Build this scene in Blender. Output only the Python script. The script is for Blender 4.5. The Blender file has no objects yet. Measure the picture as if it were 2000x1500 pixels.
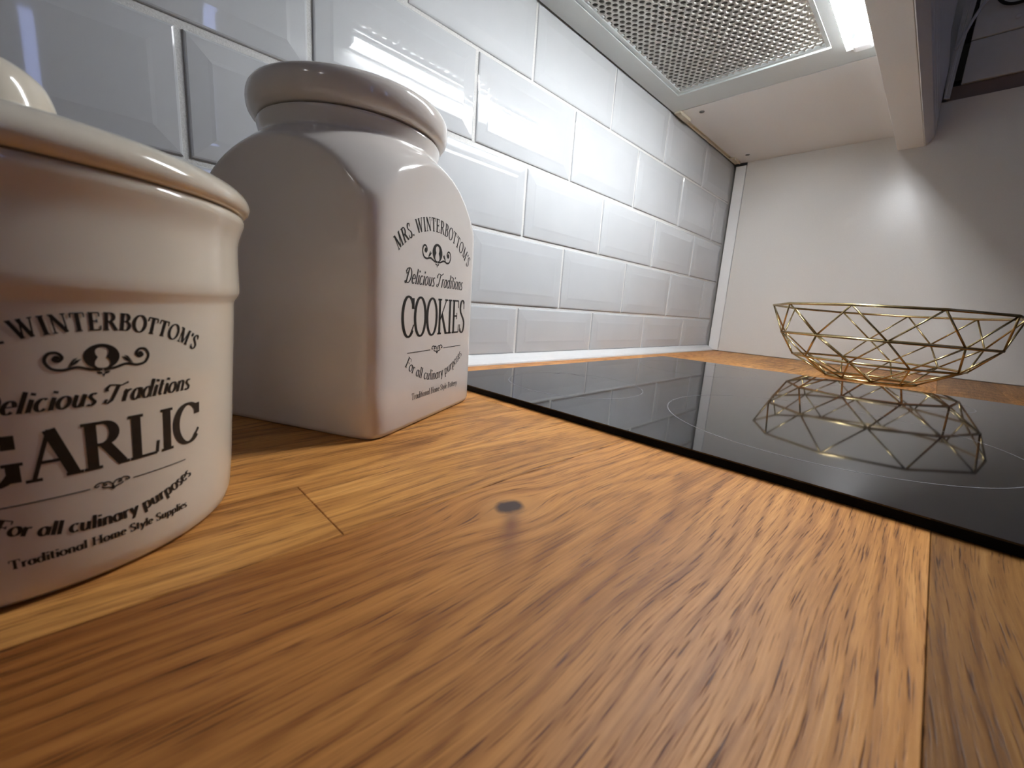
import bpy, bmesh, math, random
from mathutils import Vector, Matrix
random.seed(7)
PI = math.pi
SC = bpy.context.scene
COL = SC.collection

# ------------------------------------------------------------------ camera
def look_axes(yaw, pitch, roll):
    f = Vector((math.cos(pitch)*math.cos(yaw), math.cos(pitch)*math.sin(yaw), math.sin(pitch)))
    r = f.cross(Vector((0, 0, 1))).normalized()
    u = r.cross(f)
    return (r*math.cos(roll)+u*math.sin(roll), -r*math.sin(roll)+u*math.cos(roll), f)
cam_data = bpy.data.cameras.new('camera')
cam = bpy.data.objects.new('camera', cam_data)
COL.objects.link(cam)
cr, cu, cf = look_axes(0.7850, -0.1856, 0.0680)
M = Matrix.Identity(4)
for i in range(3):
    M[i][0], M[i][1], M[i][2] = cr[i], cu[i], -cf[i]
M.translation = Vector((0, -0.4695, 0.0874))
cam.matrix_world = M
cam_data.sensor_width = 36.0
cam_data.lens = 811.8156/2000*36
cam_data.clip_start = 0.005
cam_data.dof.use_dof = True
cam_data.dof.focus_distance = 0.42
cam_data.dof.aperture_fstop = 19.0
SC.camera = cam

# ------------------------------------------------------------------ world, exposure
w = bpy.data.worlds.new('world'); SC.world = w; w.use_nodes = True
bgn = w.node_tree.nodes['Background']
bgn.inputs[0].default_value = (0.30, 0.38, 0.78, 1); bgn.inputs[1].default_value = 3.2
SC.view_settings.view_transform = 'Standard'
SC.view_settings.look = 'None'
SC.view_settings.gamma = 1.0
SC.view_settings.use_curve_mapping = False
SC.view_settings.exposure = 1.36
TUBE_STRENGTH = 60.0
SPOT_STRENGTH = 23.0

# ------------------------------------------------------------------ helpers
def mat(name, base=(.8, .8, .8), rough=.5, metal=0.0, spec=.5, coat=0.0, emit=None, estr=0, trans=0.0, ior=1.45):
    m = bpy.data.materials.new(name); m.use_nodes = True
    b = m.node_tree.nodes['Principled BSDF']
    b.inputs['Base Color'].default_value = (*base, 1)
    b.inputs['Roughness'].default_value = rough
    b.inputs['Metallic'].default_value = metal
    b.inputs['Specular IOR Level'].default_value = spec
    b.inputs['Coat Weight'].default_value = coat
    b.inputs['IOR'].default_value = ior
    b.inputs['Transmission Weight'].default_value = trans
    if emit:
        b.inputs['Emission Color'].default_value = (*emit, 1)
        b.inputs['Emission Strength'].default_value = estr
    return m
def node(m, t, **kw):
    n = m.node_tree.nodes.new(t)
    for k, v in kw.items():
        setattr(n, k, v)
    return n
def link(m, a, b): m.node_tree.links.new(a, b)
def bsdf(m): return m.node_tree.nodes['Principled BSDF']
def add_noise(m, scale, c1, c2, bump=0.0, rough=None, detail=4):
    """procedural colour variation and fine relief"""
    tc = node(m, 'ShaderNodeTexCoord'); nz = node(m, 'ShaderNodeTexNoise')
    nz.inputs['Scale'].default_value = scale; nz.inputs['Detail'].default_value = detail
    link(m, tc.outputs['Object'], nz.inputs['Vector'])
    rp = node(m, 'ShaderNodeValToRGB')
    rp.color_ramp.elements[0].position = .3; rp.color_ramp.elements[1].position = .7
    rp.color_ramp.elements[0].color = (*c1, 1); rp.color_ramp.elements[1].color = (*c2, 1)
    link(m, nz.outputs['Fac'], rp.inputs['Fac']); link(m, rp.outputs['Color'], bsdf(m).inputs['Base Color'])
    if bump:
        bp = node(m, 'ShaderNodeBump'); bp.inputs['Strength'].default_value = bump; bp.inputs['Distance'].default_value = .001
        link(m, nz.outputs['Fac'], bp.inputs['Height']); link(m, bp.outputs['Normal'], bsdf(m).inputs['Normal'])
    if rough:
        mr = node(m, 'ShaderNodeMapRange'); mr.inputs['To Min'].default_value, mr.inputs['To Max'].default_value = rough
        link(m, nz.outputs['Fac'], mr.inputs['Value']); link(m, mr.outputs['Result'], bsdf(m).inputs['Roughness'])

def tag(o, label=None, cat=None, group=None, kind=None):
    if label: o['label'] = label
    if cat: o['category'] = cat
    if group: o['group'] = group
    if kind: o['kind'] = kind
    return o
def obj(name, bm, m=None, parent=None, smooth=False, loc=None):
    me = bpy.data.meshes.new(name)
    bm.normal_update(); bm.to_mesh(me); bm.free()
    if smooth:
        for p in me.polygons: p.use_smooth = True
    o = bpy.data.objects.new(name, me); COL.objects.link(o)
    if m: me.materials.append(m)
    if parent: o.parent = parent
    if loc: o.location = loc
    return o
def empty(name, loc=(0, 0, 0)):
    o = bpy.data.objects.new(name, None); COL.objects.link(o); o.location = loc; o.empty_display_size = .05
    return o
def box(bm, x0, x1, y0, y1, z0, z1):
    vs = [bm.verts.new((x, y, z)) for z in (z0, z1) for y in (y0, y1) for x in (x0, x1)]
    for f in ((0, 2, 3, 1), (4, 5, 7, 6), (0, 1, 5, 4), (2, 6, 7, 3), (0, 4, 6, 2), (1, 3, 7, 5)):
        bm.faces.new([vs[i] for i in f])
    return vs
def bevel(bm, w, seg=2):
    bmesh.ops.bevel(bm, geom=bm.edges[:], offset=w, segments=seg, profile=.5, affect='EDGES')
def bbox(x0, x1, y0, y1, z0, z1, bev=0.0, seg=2):
    bm = bmesh.new(); box(bm, x0, x1, y0, y1, z0, z1)
    if bev: bevel(bm, bev, seg)
    return bm
def lathe(prof, n=96, center=(0, 0), cap=True):
    bm = bmesh.new(); rings = []
    for r, z in prof:
        if r < 1e-6: rings.append([bm.verts.new((center[0], center[1], z))])
        else: rings.append([bm.verts.new((center[0]+r*math.cos(2*PI*k/n), center[1]+r*math.sin(2*PI*k/n), z)) for k in range(n)])
    for a, b in zip(rings, rings[1:]):
        for k in range(n):
            k2 = (k+1) % n
            if len(a) == 1 and len(b) == 1: continue
            if len(a) == 1: bm.faces.new((a[0], b[k2], b[k]))
            elif len(b) == 1: bm.faces.new((a[k], a[k2], b[0]))
            else: bm.faces.new((a[k], a[k2], b[k2], b[k]))
    if cap:
        if len(rings[0]) > 1: bm.faces.new(rings[0][::-1])
        if len(rings[-1]) > 1: bm.faces.new(rings[-1])
    return bm
def tube(bm, pts, r, n=8, closed=False):
    pts = [Vector(p) for p in pts]; N = len(pts); rings = []
    prev = None
    for i, p in enumerate(pts):
        a = pts[(i-1) % N] if (closed or i > 0) else p
        b = pts[(i+1) % N] if (closed or i < N-1) else p
        t = (b-a).normalized()
        if prev is None:
            ref = Vector((0, 0, 1)) if abs(t.z) < .9 else Vector((1, 0, 0))
            u = t.cross(ref).normalized()
        else:
            u = (prev - t*prev.dot(t)).normalized()
        prev = u; v = t.cross(u)
        rings.append([bm.verts.new(p+(u*math.cos(2*PI*k/n)+v*math.sin(2*PI*k/n))*r) for k in range(n)])
    rng = range(N) if closed else range(N-1)
    for i in rng:
        A, B = rings[i], rings[(i+1) % N]
        for k in range(n):
            bm.faces.new((A[k], A[(k+1) % n], B[(k+1) % n], B[k]))
    if not closed:
        bm.faces.new(rings[0][::-1]); bm.faces.new(rings[-1])
def prism_x(poly, x0, x1):
    """extrude a (y,z) polygon along x"""
    bm = bmesh.new()
    A = [bm.verts.new((x0, y, z)) for y, z in poly]; B = [bm.verts.new((x1, y, z)) for y, z in poly]
    n = len(poly)
    bm.faces.new(A); bm.faces.new(B[::-1])
    for i in range(n): bm.faces.new((A[i], B[i], B[(i+1) % n], A[(i+1) % n]))
    bmesh.ops.recalc_face_normals(bm, faces=bm.faces[:])
    return bm
def smooth_interp(prof, sub=4):
    """Catmull-Rom resampling of a profile"""
    out = []
    for i in range(len(prof)-1):
        p0 = prof[max(i-1, 0)]; p1 = prof[i]; p2 = prof[i+1]; p3 = prof[min(i+2, len(prof)-1)]
        for k in range(sub):
            t = k/sub
            out.append(tuple(.5*((2*p1[j])+(-p0[j]+p2[j])*t+(2*p0[j]-5*p1[j]+4*p2[j]-p3[j])*t*t+(-p0[j]+3*p1[j]-3*p2[j]+p3[j])*t**3) for j in range(len(p1))))
    out.append(tuple(prof[-1]))
    return out

# ------------------------------------------------------------------ materials
M_paint = mat('wall_paint', (.62, .60, .57), .7); add_noise(M_paint, 60, (.60, .58, .55), (.64, .62, .59), .15)
M_ceil = mat('ceiling_paint', (.75, .74, .72), .8); add_noise(M_ceil, 40, (.73, .72, .70), (.77, .76, .74), .1)
M_floor = mat('floor_boards', (.25, .15, .08), .4); add_noise(M_floor, 8, (.20, .12, .06), (.30, .18, .1), .1)
M_grout = mat('grout', (.55, .53, .49), .9); add_noise(M_grout, 700, (.52, .515, .49), (.64, .63, .605), .4)
M_tile = mat('white_glaze', (.475, .485, .49), .06, spec=.6)
add_noise(M_tile, 14, (.465, .475, .48), (.485, .495, .50), .02, (.018, .040), 2)
M_seal = mat('white_seal', (.64, .64, .635), .3); add_noise(M_seal, 90, (.63, .63, .625), (.65, .65, .645), .05)
M_white = mat('white_laminate', (.76, .74, .70), .28); add_noise(M_white, 500, (.75, .73, .69), (.77, .75, .71), .06, (.22, .30))
M_white2 = mat('white_melamine', (.88, .88, .87), .45); add_noise(M_white2, 400, (.87, .87, .86), (.89, .89, .88), .1)
M_plastic = mat('ivory_plastic', (.72, .66, .52), .45); add_noise(M_plastic, 200, (.70, .64, .50), (.74, .68, .54), .05)
M_steel = mat('silver_paint', (.66, .69, .68), .38, .2); add_noise(M_steel, 900, (.645, .675, .665), (.675, .705, .695), .08)
M_mesh = mat('filter_metal', (.50, .48, .44), .42, .6); add_noise(M_mesh, 60, (.46, .44, .40), (.55, .53, .49), .05)
M_back = mat('filter_inside', (.16, .14, .12), .5, .5); add_noise(M_back, 420, (.055, .048, .04), (.13, .115, .095), .3)
M_dark = mat('dark_gap', (.03, .025, .02), .8); add_noise(M_dark, 100, (.025, .02, .018), (.035, .03, .025))
M_alu = mat('brushed_profile', (.84, .84, .84), .30, .1); add_noise(M_alu, 300, (.82, .82, .82), (.86, .86, .86), .05)
M_clear = mat('clear_plastic', (.80, .80, .82), .25, trans=.12, ior=1.3); add_noise(M_clear, 60, (.74, .74, .76), (.86, .86, .88), .1)
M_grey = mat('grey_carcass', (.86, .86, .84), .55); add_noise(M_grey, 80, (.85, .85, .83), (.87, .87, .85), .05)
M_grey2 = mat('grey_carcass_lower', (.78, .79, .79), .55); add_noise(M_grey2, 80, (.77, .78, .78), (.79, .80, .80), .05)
M_brown = mat('recess_shadow', (.26, .19, .17), .6); add_noise(M_brown, 30, (.25, .18, .16), (.27, .20, .18))
M_screw = mat('dark_screw', (.20, .19, .18), .4, .6); add_noise(M_screw, 400, (.16, .15, .14), (.24, .23, .22))
M_black = mat('black_plastic', (.015, .015, .015), .5); add_noise(M_black, 90, (.012, .012, .012), (.018, .018, .018))
M_glass = mat('black_glass', (.006, .006, .007), .035, spec=.78)
add_noise(M_glass, 25, (.005, .005, .006), (.008, .008, .009), 0.0, (.03, .05), 3)
M_hobedge = mat('glass_edge', (.004, .004, .005), .5, spec=.08); add_noise(M_hobedge, 90, (.003, .003, .004), (.006, .006, .007))
M_ring = mat('zone_print', (.16, .16, .17), .2); add_noise(M_ring, 300, (.12, .12, .13), (.20, .20, .21))
M_gold = mat('brass_wire', (.52, .40, .20), .27, 1.0); add_noise(M_gold, 120, (.46, .35, .16), (.58, .46, .25), .03)
M_cream = mat('cream_glaze', (.76, .705, .65), .10, spec=.55, coat=.2)
add_noise(M_cream, 30, (.75, .695, .64), (.775, .72, .665), .05, (.08, .13), 2)
M_cream2 = mat('warm_cream_glaze', (.80, .72, .58), .10, spec=.55, coat=.2)
add_noise(M_cream2, 30, (.79, .71, .57), (.815, .735, .60), .05, (.08, .13), 2)
M_ink = mat('black_print', (.012, .011, .010), .35); add_noise(M_ink, 400, (.010, .009, .008), (.016, .015, .013))
M_tube = mat('lamp_tube', (.9, .9, .9), .4, emit=(.965, 1.0, 1.04), estr=TUBE_STRENGTH)
M_bulb = mat('spot_bulb', (.9, .9, .9), .4, emit=(.96, .97, 1.0), estr=SPOT_STRENGTH)
M_pane = mat('window_pane', (1, 1, 1), .0, trans=1.0, ior=1.02)
M_curtain = mat('curtain', (.30, .27, .24), .9); add_noise(M_curtain, 30, (.27, .24, .21), (.33, .30, .27), .2)

def oak(name, seed, y0, tint=1.0, knot=None, cathedral=0.0, red=0.0, heart_falloff=None):
    """oak stave: long grain along x, growth rings, pores, optional knot"""
    m = mat(name, (.4, .25, .1), .42, spec=.24)
    N = lambda t, **k: node(m, t, **k)
    def math_(op, a, b=None, c=None):
        n = N('ShaderNodeMath', operation=op)
        for i, s in enumerate((a, b, c)):
            if s is None: continue
            if isinstance(s, (int, float)): n.inputs[i].default_value = s
            else: link(m, s, n.inputs[i])
        return n.outputs[0]
    tc = N('ShaderNodeTexCoord'); sep = N('ShaderNodeSeparateXYZ'); link(m, tc.outputs['Object'], sep.inputs[0])
    X, Y = sep.outputs[0], sep.outputs[1]
    def vec(x, y, z=seed*3.7):
        c = N('ShaderNodeCombineXYZ')
        for i, s in enumerate((x, y, z)):
            if isinstance(s, (int, float)): c.inputs[i].default_value = s
            else: link(m, s, c.inputs[i])
        return c.outputs[0]
    def noise(v, scale, detail=3, rough=.55):
        n = N('ShaderNodeTexNoise'); n.inputs['Scale'].default_value = scale; n.inputs['Detail'].default_value = detail
        n.inputs['Roughness'].default_value = rough; link(m, v, n.inputs['Vector']); return n.outputs['Fac']
    # bend of the grain
    bend = math_('MULTIPLY_ADD', noise(vec(math_('MULTIPLY', X, 3.0), math_('MULTIPLY', Y, 6.0)), 1.0, 2), .05, -.025)
    yy = math_('ADD', math_('SUBTRACT', Y, y0), bend)
    if knot:
        kx, ky, ks = knot
        dx = math_('DIVIDE', math_('SUBTRACT', X, kx), ks*3.2); dy = math_('DIVIDE', math_('SUBTRACT', Y, ky), ks*2.2)
        d2 = math_('ADD', math_('MULTIPLY', dx, dx), math_('MULTIPLY', dy, dy))
        fall = math_('POWER', 2.718, math_('MULTIPLY', d2, -1.0))
        yy = math_('ADD', yy, math_('MULTIPLY', math_('MULTIPLY', fall, dy), -.020))
    # slanted trunk: ring radius varies along x -> cathedral arches
    zz = math_('MULTIPLY_ADD', X, cathedral, .016)
    rr = math_('SQRT', math_('ADD', math_('MULTIPLY', yy, yy), math_('MULTIPLY', zz, zz)))
    wob = math_('MULTIPLY', noise(vec(math_('MULTIPLY', X, 8.0), math_('MULTIPLY', yy, 34.0)), 1.0, 3), 11.0)
    fine = math_('MULTIPLY', noise(vec(math_('MULTIPLY', X, 55.0), math_('MULTIPLY', yy, 300.0)), 1.0, 3), 3.2)
    ph = math_('ADD', math_('ADD', math_('MULTIPLY', rr, 1150.0), wob), fine)
    ringd = math_('POWER', math_('MULTIPLY_ADD', math_('SINE', ph), .5, .5), 2.5)
    fib = noise(vec(math_('MULTIPLY', X, 20.0), math_('MULTIPLY', yy, 760.0)), 1.0, 5, .68)
    streak = noise(vec(math_('MULTIPLY', X, 7.0), math_('MULTIPLY', yy, 170.0)), 1.0, 4, .62)
    pore = noise(vec(math_('MULTIPLY', X, 55.0), math_('MULTIPLY', yy, 1700.0)), 1.0, 2, .5)
    blot = noise(vec(math_('MULTIPLY', X, 4.0), math_('MULTIPLY', yy, 26.0)), 1.0, 3)
    f = math_('MULTIPLY_ADD', ringd, .11, math_('MULTIPLY_ADD', fib, .52, math_('MULTIPLY_ADD', streak, .42, math_('MULTIPLY', blot, .42))))
    pr = N('ShaderNodeMapRange'); pr.inputs['From Min'].default_value = .57; pr.inputs['From Max'].default_value = .68
    link(m, pore, pr.inputs['Value'])
    f = math_('MULTIPLY_ADD', math_('MULTIPLY', pr.outputs['Result'], math_('MULTIPLY_ADD', ringd, .5, .55)), .38, f)
    rp = N('ShaderNodeValToRGB'); cr_ = rp.color_ramp
    cols = [(.40, (.82, .445, .150)), (.60, (.60, .285, .078)), (.80, (.34, .140, .034)), (1.0, (.13, .047, .013))]
    cr_.elements[0].position = cols[0][0]; cr_.elements[1].position = cols[-1][0]
    def tc_(c): return (c[0]*tint, c[1]*tint*(1-.10*red), c[2]*tint*(1-.05*red), 1)
    cr_.elements[0].color = tc_(cols[0][1]); cr_.elements[1].color = tc_(cols[-1][1])
    for p_, c in cols[1:-1]:
        e = cr_.elements.new(p_); e.color = tc_(c)
    link(m, math_('MULTIPLY', f, .95), rp.inputs['Fac'])
    colour = rp.outputs['Color']
    if knot:
        def blend(colr, fac, c):
            mx = N('ShaderNodeMix', data_type='RGBA'); link(m, fac, mx.inputs['Factor'])
            link(m, colr, mx.inputs['A']); mx.inputs['B'].default_value = (*c, 1); return mx.outputs['Result']
        nk = noise(vec(math_('MULTIPLY', X, 160.0), math_('MULTIPLY', Y, 160.0)), 1.0, 3)
        ex = math_('DIVIDE', math_('SUBTRACT', X, kx), ks*.85); ey = math_('DIVIDE', math_('SUBTRACT', Y, ky), ks*.62)
        e2 = math_('ADD', math_('ADD', math_('MULTIPLY', ex, ex), math_('MULTIPLY', ey, ey)), math_('MULTIPLY_ADD', nk, 1.1, -.55))
        k1 = N('ShaderNodeMapRange'); k1.inputs['From Min'].default_value = 1.5; k1.inputs['From Max'].default_value = .5
        link(m, e2, k1.inputs['Value'])
        k2 = N('ShaderNodeMapRange'); k2.inputs['From Min'].default_value = 6.5; k2.inputs['From Max'].default_value = 1.5; k2.inputs['To Max'].default_value = .45
        link(m, e2, k2.inputs['Value'])
        # darker flame running out of the knot across the stave
        t0 = math_('SUBTRACT', Y, ky-.002); fx = math_('ADD', math_('SUBTRACT', X, kx), math_('MULTIPLY', t0, -1.05))
        fw_ = math_('DIVIDE', fx, math_('MULTIPLY_ADD', t0, -.10, .0045))
        fl = math_('POWER', 2.718, math_('MULTIPLY', math_('MULTIPLY', fw_, fw_), -1.0))
        fr = N('ShaderNodeMapRange'); fr.inputs['From Min'].default_value = -.034; fr.inputs['From Max'].default_value = -.006
        link(m, t0, fr.inputs['Value'])
        fs = N('ShaderNodeMapRange'); fs.inputs['From Min'].default_value = .004; fs.inputs['From Max'].default_value = -.004
        link(m, t0, fs.inputs['Value'])
        flame = math_('MULTIPLY', math_('MULTIPLY', fl, fr.outputs['Result']), math_('MULTIPLY', fs.outputs['Result'], .9))
        colour = blend(colour, flame, (.15, .050, .028))
        colour = blend(colour, k2.outputs['Result'], (.66, .34, .115))
        colour = blend(colour, k1.outputs['Result'], (.055, .026, .020))
    if heart_falloff:                                   # dark heartwood at one stave end, light falloff painted in with it
        hw = N('ShaderNodeMapRange', interpolation_type='SMOOTHSTEP'); hw.inputs['From Min'].default_value = heart_falloff[0]; hw.inputs['From Max'].default_value = heart_falloff[1]
        hw.inputs['To Min'].default_value = heart_falloff[2]; hw.inputs['To Max'].default_value = 1.0
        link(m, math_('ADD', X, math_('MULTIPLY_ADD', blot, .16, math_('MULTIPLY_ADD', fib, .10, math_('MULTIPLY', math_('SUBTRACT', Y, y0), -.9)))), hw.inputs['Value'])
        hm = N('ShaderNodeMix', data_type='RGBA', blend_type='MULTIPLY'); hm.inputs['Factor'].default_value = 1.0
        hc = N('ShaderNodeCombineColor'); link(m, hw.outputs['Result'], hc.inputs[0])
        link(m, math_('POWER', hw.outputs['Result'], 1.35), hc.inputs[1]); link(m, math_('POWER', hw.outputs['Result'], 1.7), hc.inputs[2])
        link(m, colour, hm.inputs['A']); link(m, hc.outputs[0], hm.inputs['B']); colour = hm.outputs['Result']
    link(m, colour, bsdf(m).inputs['Base Color'])
    bp = N('ShaderNodeBump'); bp.inputs['Strength'].default_value = .35; bp.inputs['Distance'].default_value = .0006
    link(m, math_('SUBTRACT', 1.0, f), bp.inputs['Height']); link(m, bp.outputs['Normal'], bsdf(m).inputs['Normal'])
    mr = N('ShaderNodeMapRange'); mr.inputs['To Min'].default_value = .36; mr.inputs['To Max'].default_value = .52
    link(m, fib, mr.inputs['Value']); link(m, mr.outputs['Result'], bsdf(m).inputs['Roughness'])
    return m

# ------------------------------------------------------------------ room shell
L = 1.2617                      # face of the white side panel
RX0, RX1, RY0, RZ0, RZ1 = -2.2, 1.95, -3.0, -0.9, 1.6
ZC = 0.5025                     # underside of hood and cabinet
tag(obj('floor', bbox(RX0, RX1, RY0, .1, RZ0-.1, RZ0), M_floor), kind='structure')
tag(obj('ceiling', bbox(RX0, RX1, RY0, .1, RZ1, RZ1+.1), M_ceil), kind='structure')
tag(obj('wall_left', bbox(RX0-.1, RX0, RY0, .1, RZ0, RZ1), M_paint), kind='structure')
tag(obj('wall_right', bbox(RX1, RX1+.1, RY0, .1, RZ0, RZ1), M_paint), kind='structure')
# wall opposite the worktop with a window opening, evening sky outside
WX0, WX1, WZ0, WZ1 = -.55, .95, .45, 1.45
bm = bmesh.new()
box(bm, RX0, WX0, RY0-.12, RY0, RZ0, RZ1); box(bm, WX1, RX1, RY0-.12, RY0, RZ0, RZ1)
box(bm, WX0, WX1, RY0-.12, RY0, RZ0, WZ0); box(bm, WX0, WX1, RY0-.12, RY0, WZ1, RZ1)
tag(obj('wall_front', bm, M_paint), kind='structure')
bm = bmesh.new()
for a in ((WX0, WX1, WZ0, WZ0+.05), (WX0, WX1, WZ1-.05, WZ1), (WX0, WX0+.05, WZ0+.05, WZ1-.05), (WX1-.05, WX1, WZ0+.05, WZ1-.05), (.17, .23, WZ0+.05, WZ1-.05)):
    box(bm, a[0], a[1], RY0-.09, RY0-.04, a[2], a[3])
win = tag(obj('window_1', bm, M_white2), kind='structure')
obj('pane', bbox(WX0+.05, .17, RY0-.068, RY0-.062, WZ0+.05, WZ1-.05), M_pane, win)
obj('pane', bbox(.23, WX1-.05, RY0-.068, RY0-.062, WZ0+.05, WZ1-.05), M_pane, win)

for nm_, xs_, lab_ in (('curtain', (WX0-.15, -.165), 'heavy closed curtain covering the left of the window'), ('curtain', (-.115, .578), 'heavy closed curtain covering the middle of the window'), ('curtain', (.64, WX1+.15), 'heavy closed curtain covering the right of the window')):
    bm = bmesh.new(); n_ = max(6, int((xs_[1]-xs_[0])/.035)); A_ = []
    for i in range(n_+1):
        x_ = xs_[0]+(xs_[1]-xs_[0])*i/n_; y_ = RY0+.03+.012*(i % 2)
        A_.append([bm.verts.new((x_, y_+d_, z_)) for d_ in (0, .004) for z_ in (WZ0-.25, WZ1+.08)])
    for a_, b_ in zip(A_, A_[1:]):
        bm.faces.new((a_[0], b_[0], b_[1], a_[1])); bm.faces.new((a_[2], a_[3], b_[3], b_[2])); bm.faces.new((a_[0], a_[2], b_[2], b_[0])); bm.faces.new((a_[1], b_[1], b_[3], a_[3]))
    bm.faces.new((A_[0][0], A_[0][1], A_[0][3], A_[0][2])); bm.faces.new((A_[-1][0], A_[-1][2], A_[-1][3], A_[-1][1]))
    tag(obj(nm_, bm, M_curtain), lab_, 'curtain')
wall_back = tag(obj('wall_back', bbox(RX0, RX1, .001, .1, RZ0, RZ1), M_paint), kind='structure')
obj('grout_bed', bbox(-.62, L-.0005, 0, .0012, 0, ZC+.02), M_grout, wall_back)

# ------------------------------------------------------------------ wall tiles
def tile_mesh(x0, x1, z0, z1):
    """bevelled wall tile: rounded edge, sloping border, flat field; tiny random tilt"""
    bm = bmesh.new()
    bw = .0165
    tx, tz = random.uniform(-.004, .004), random.uniform(-.004, .004)
    cx, cz = (x0+x1)/2, (z0+z1)/2
    lv = [(0, .0), (0, -.0008), (.0007, -.0016), (.0020, -.0021), (bw-.001, -.0030), (bw+.002, -.0033)]
    rings = []
    for ins, y in lv:
        co = []
        a0, a1, b0, b1 = x0+ins, x1-ins, z0+ins, z1-ins
        for xx, zz in ((a0, b0), (a1, b0), (a1, b1), (a0, b1)):
            co.append(bm.verts.new((xx, y+(0 if y == 0 else (xx-cx)*tx+(zz-cz)*tz), zz)))
        rings.append(co)
    for A, B in zip(rings, rings[1:]):
        for k in range(4):
            bm.faces.new((A[k], A[(k+1) % 4], B[(k+1) % 4], B[k]))
    bm.faces.new(rings[-1])
    return bm
GX = .0026                       # half of a vertical joint
rows = [(.0136, .0842, 0), (.0890, .1872, 1), (.1922, .2884, 0), (.2950, .3998, 1), (.4045, .5023, 0)]
for z0, z1, odd in rows:
    n = -6
    while True:
        a = .4690+(n+(.50 if odd else 0))*.2025
        b = a+.2025
        n += 1
        if b < -.35: continue
        if a > L-.01: break
        x0, x1 = a+GX, min(b-GX, L-.0042)
        if x1-x0 < .012: continue
        obj('tile', tile_mesh(x0, x1, z0, z1), M_tile, wall_back)
# white sealing strip along the foot of the tiles
poly = [(0, 0), (-.0205, 0), (-.0203, .0022), (-.0175, .0050), (-.0120, .0088), (-.0065, .0120), (-.0042, .0134), (0, .0134)]
tr = tag(obj('trim_1', prism_x(poly, -.62, L-.004), M_seal), kind='structure')

# ------------------------------------------------------------------ worktop of oak staves
wt = empty('worktop', (0.2, -.32, -.04))
tag(wt, 'oiled oak worktop of long staves with a dark knot, holding the hob', 'worktop')
wt_inv = Vector(wt.location)
XL0, XL1 = -.75, L+.002
edges = [-.001, -.085, -.180, -.2276, -.2776, -.3286, -.4829, -.5600, -.635]
spec = {  # stave row -> (joint positions, [(tint, cathedral, knot, red)...])
    0: ([.10], [(1.0, .25, None, 0), (.98, .1, None, .6)]),
    1: ([-.2], [(.9, .1, None, 0), (1.0, .2, None, 0)]),
    2: ([.25], [(.85, .05, None, 0), (1.0, .1, None, 0)]),
    3: ([-.12], [(.95, .1, None, 0), (1.02, .08, None, 0)]),
    4: ([.058], [(1.02, .02, None, 0), (1.04, .03, None, 0)]),
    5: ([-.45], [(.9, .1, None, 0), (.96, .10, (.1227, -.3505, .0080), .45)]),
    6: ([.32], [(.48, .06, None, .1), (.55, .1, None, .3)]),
    7: ([-.3], [(.8, .1, None, 0), (.8, .2, None, .2)]),
}
sd = 1
HX0, HX1, HY0, HY1 = .268, .822, -.59, -.086      # cut-out for the hob
for i in range(8):
    ya, yb = edges[i+1], edges[i]
    cuts, props = spec[i]
    xs = [XL0]+cuts+[XL1]
    for k in range(len(xs)-1):
        sd += 1
        xa, xb = xs[k], xs[k+1]
        tint, cat_, kn, rd = props[k]
        yc = (ya+yb)/2+(.018 if i == 5 else 0)
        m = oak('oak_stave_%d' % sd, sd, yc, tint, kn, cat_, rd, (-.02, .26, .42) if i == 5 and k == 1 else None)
        bm = bmesh.new()
        g = .00012
        parts_ = [(xa, xb)]
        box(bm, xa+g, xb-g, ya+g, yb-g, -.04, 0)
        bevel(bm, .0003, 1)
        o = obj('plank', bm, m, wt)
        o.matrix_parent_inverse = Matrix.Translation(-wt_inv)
# base unit that carries the worktop
bu = empty('base_cabinet', (.2, -.3, RZ0))
tag(bu, 'white base cabinet run under the oak worktop', 'cabinet')
binv = Matrix.Translation(-Vector(bu.location))
def bpart(name, bm, m, par=None):
    o = obj(name, bm, m, par or bu)
    if par is None: o.matrix_parent_inverse = binv
    return o
bpart('carcass', bbox(XL0+.01, L-.01, -.585, -.03, RZ0+.1, -.0402), M_white2)
bpart('plinth', bbox(XL0+.02, L-.02, -.53, -.05, RZ0, RZ0+.1), M_white2)
for k in range(4):
    a = XL0+.012+k*.498
    d = bpart('door', bbox(a, a+.494, -.604, -.5855, RZ0+.105, -.045, .002), M_white)
    h = bmesh.new(); tube(h, [(a+.40, -.604, -.09), (a+.40, -.634, -.09), (a+.28, -.634, -.09), (a+.28, -.604, -.09)], .005, 8)
    obj('handle', h, M_alu, d)

# ------------------------------------------------------------------ hob
hob = empty('induction_hob', (.5454, -.338, 0))
tag(hob, 'frameless black glass hob set flat on the oak worktop', 'hob')
hinv = Matrix.Translation(-Vector(hob.location))
def hpart(name, bm, m, smooth=False):
    o = obj(name, bm, m, hob, smooth); o.matrix_parent_inverse = hinv; return o
hx0, hx1, hy0, hy1 = .2607, .8300, -.598, -.0789
bm = bmesh.new(); box(bm, hx0, hx1, hy0, hy1, .0052, .0060); hpart('glass_top', bm, M_glass)
bm = bmesh.new(); box(bm, hx0+.0002, hx1-.0002, hy0+.0002, hy1-.0002, .0004, .0052); hpart('edge_band', bm, M_hobedge)
def ring_bm(cx, cy, r, wd):
    bm = bmesh.new(); n = 120
    A = [bm.verts.new((cx+(r-wd)*math.cos(2*PI*k/n), cy+(r-wd)*math.sin(2*PI*k/n), .00605)) for k in range(n)]
    B = [bm.verts.new((cx+(r+wd)*math.cos(2*PI*k/n), cy+(r+wd)*math.sin(2*PI*k/n), .00605)) for k in range(n)]
    for k in range(n): bm.faces.new((A[k], B[k], B[(k+1) % n], A[(k+1) % n]))
    return bm
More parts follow.
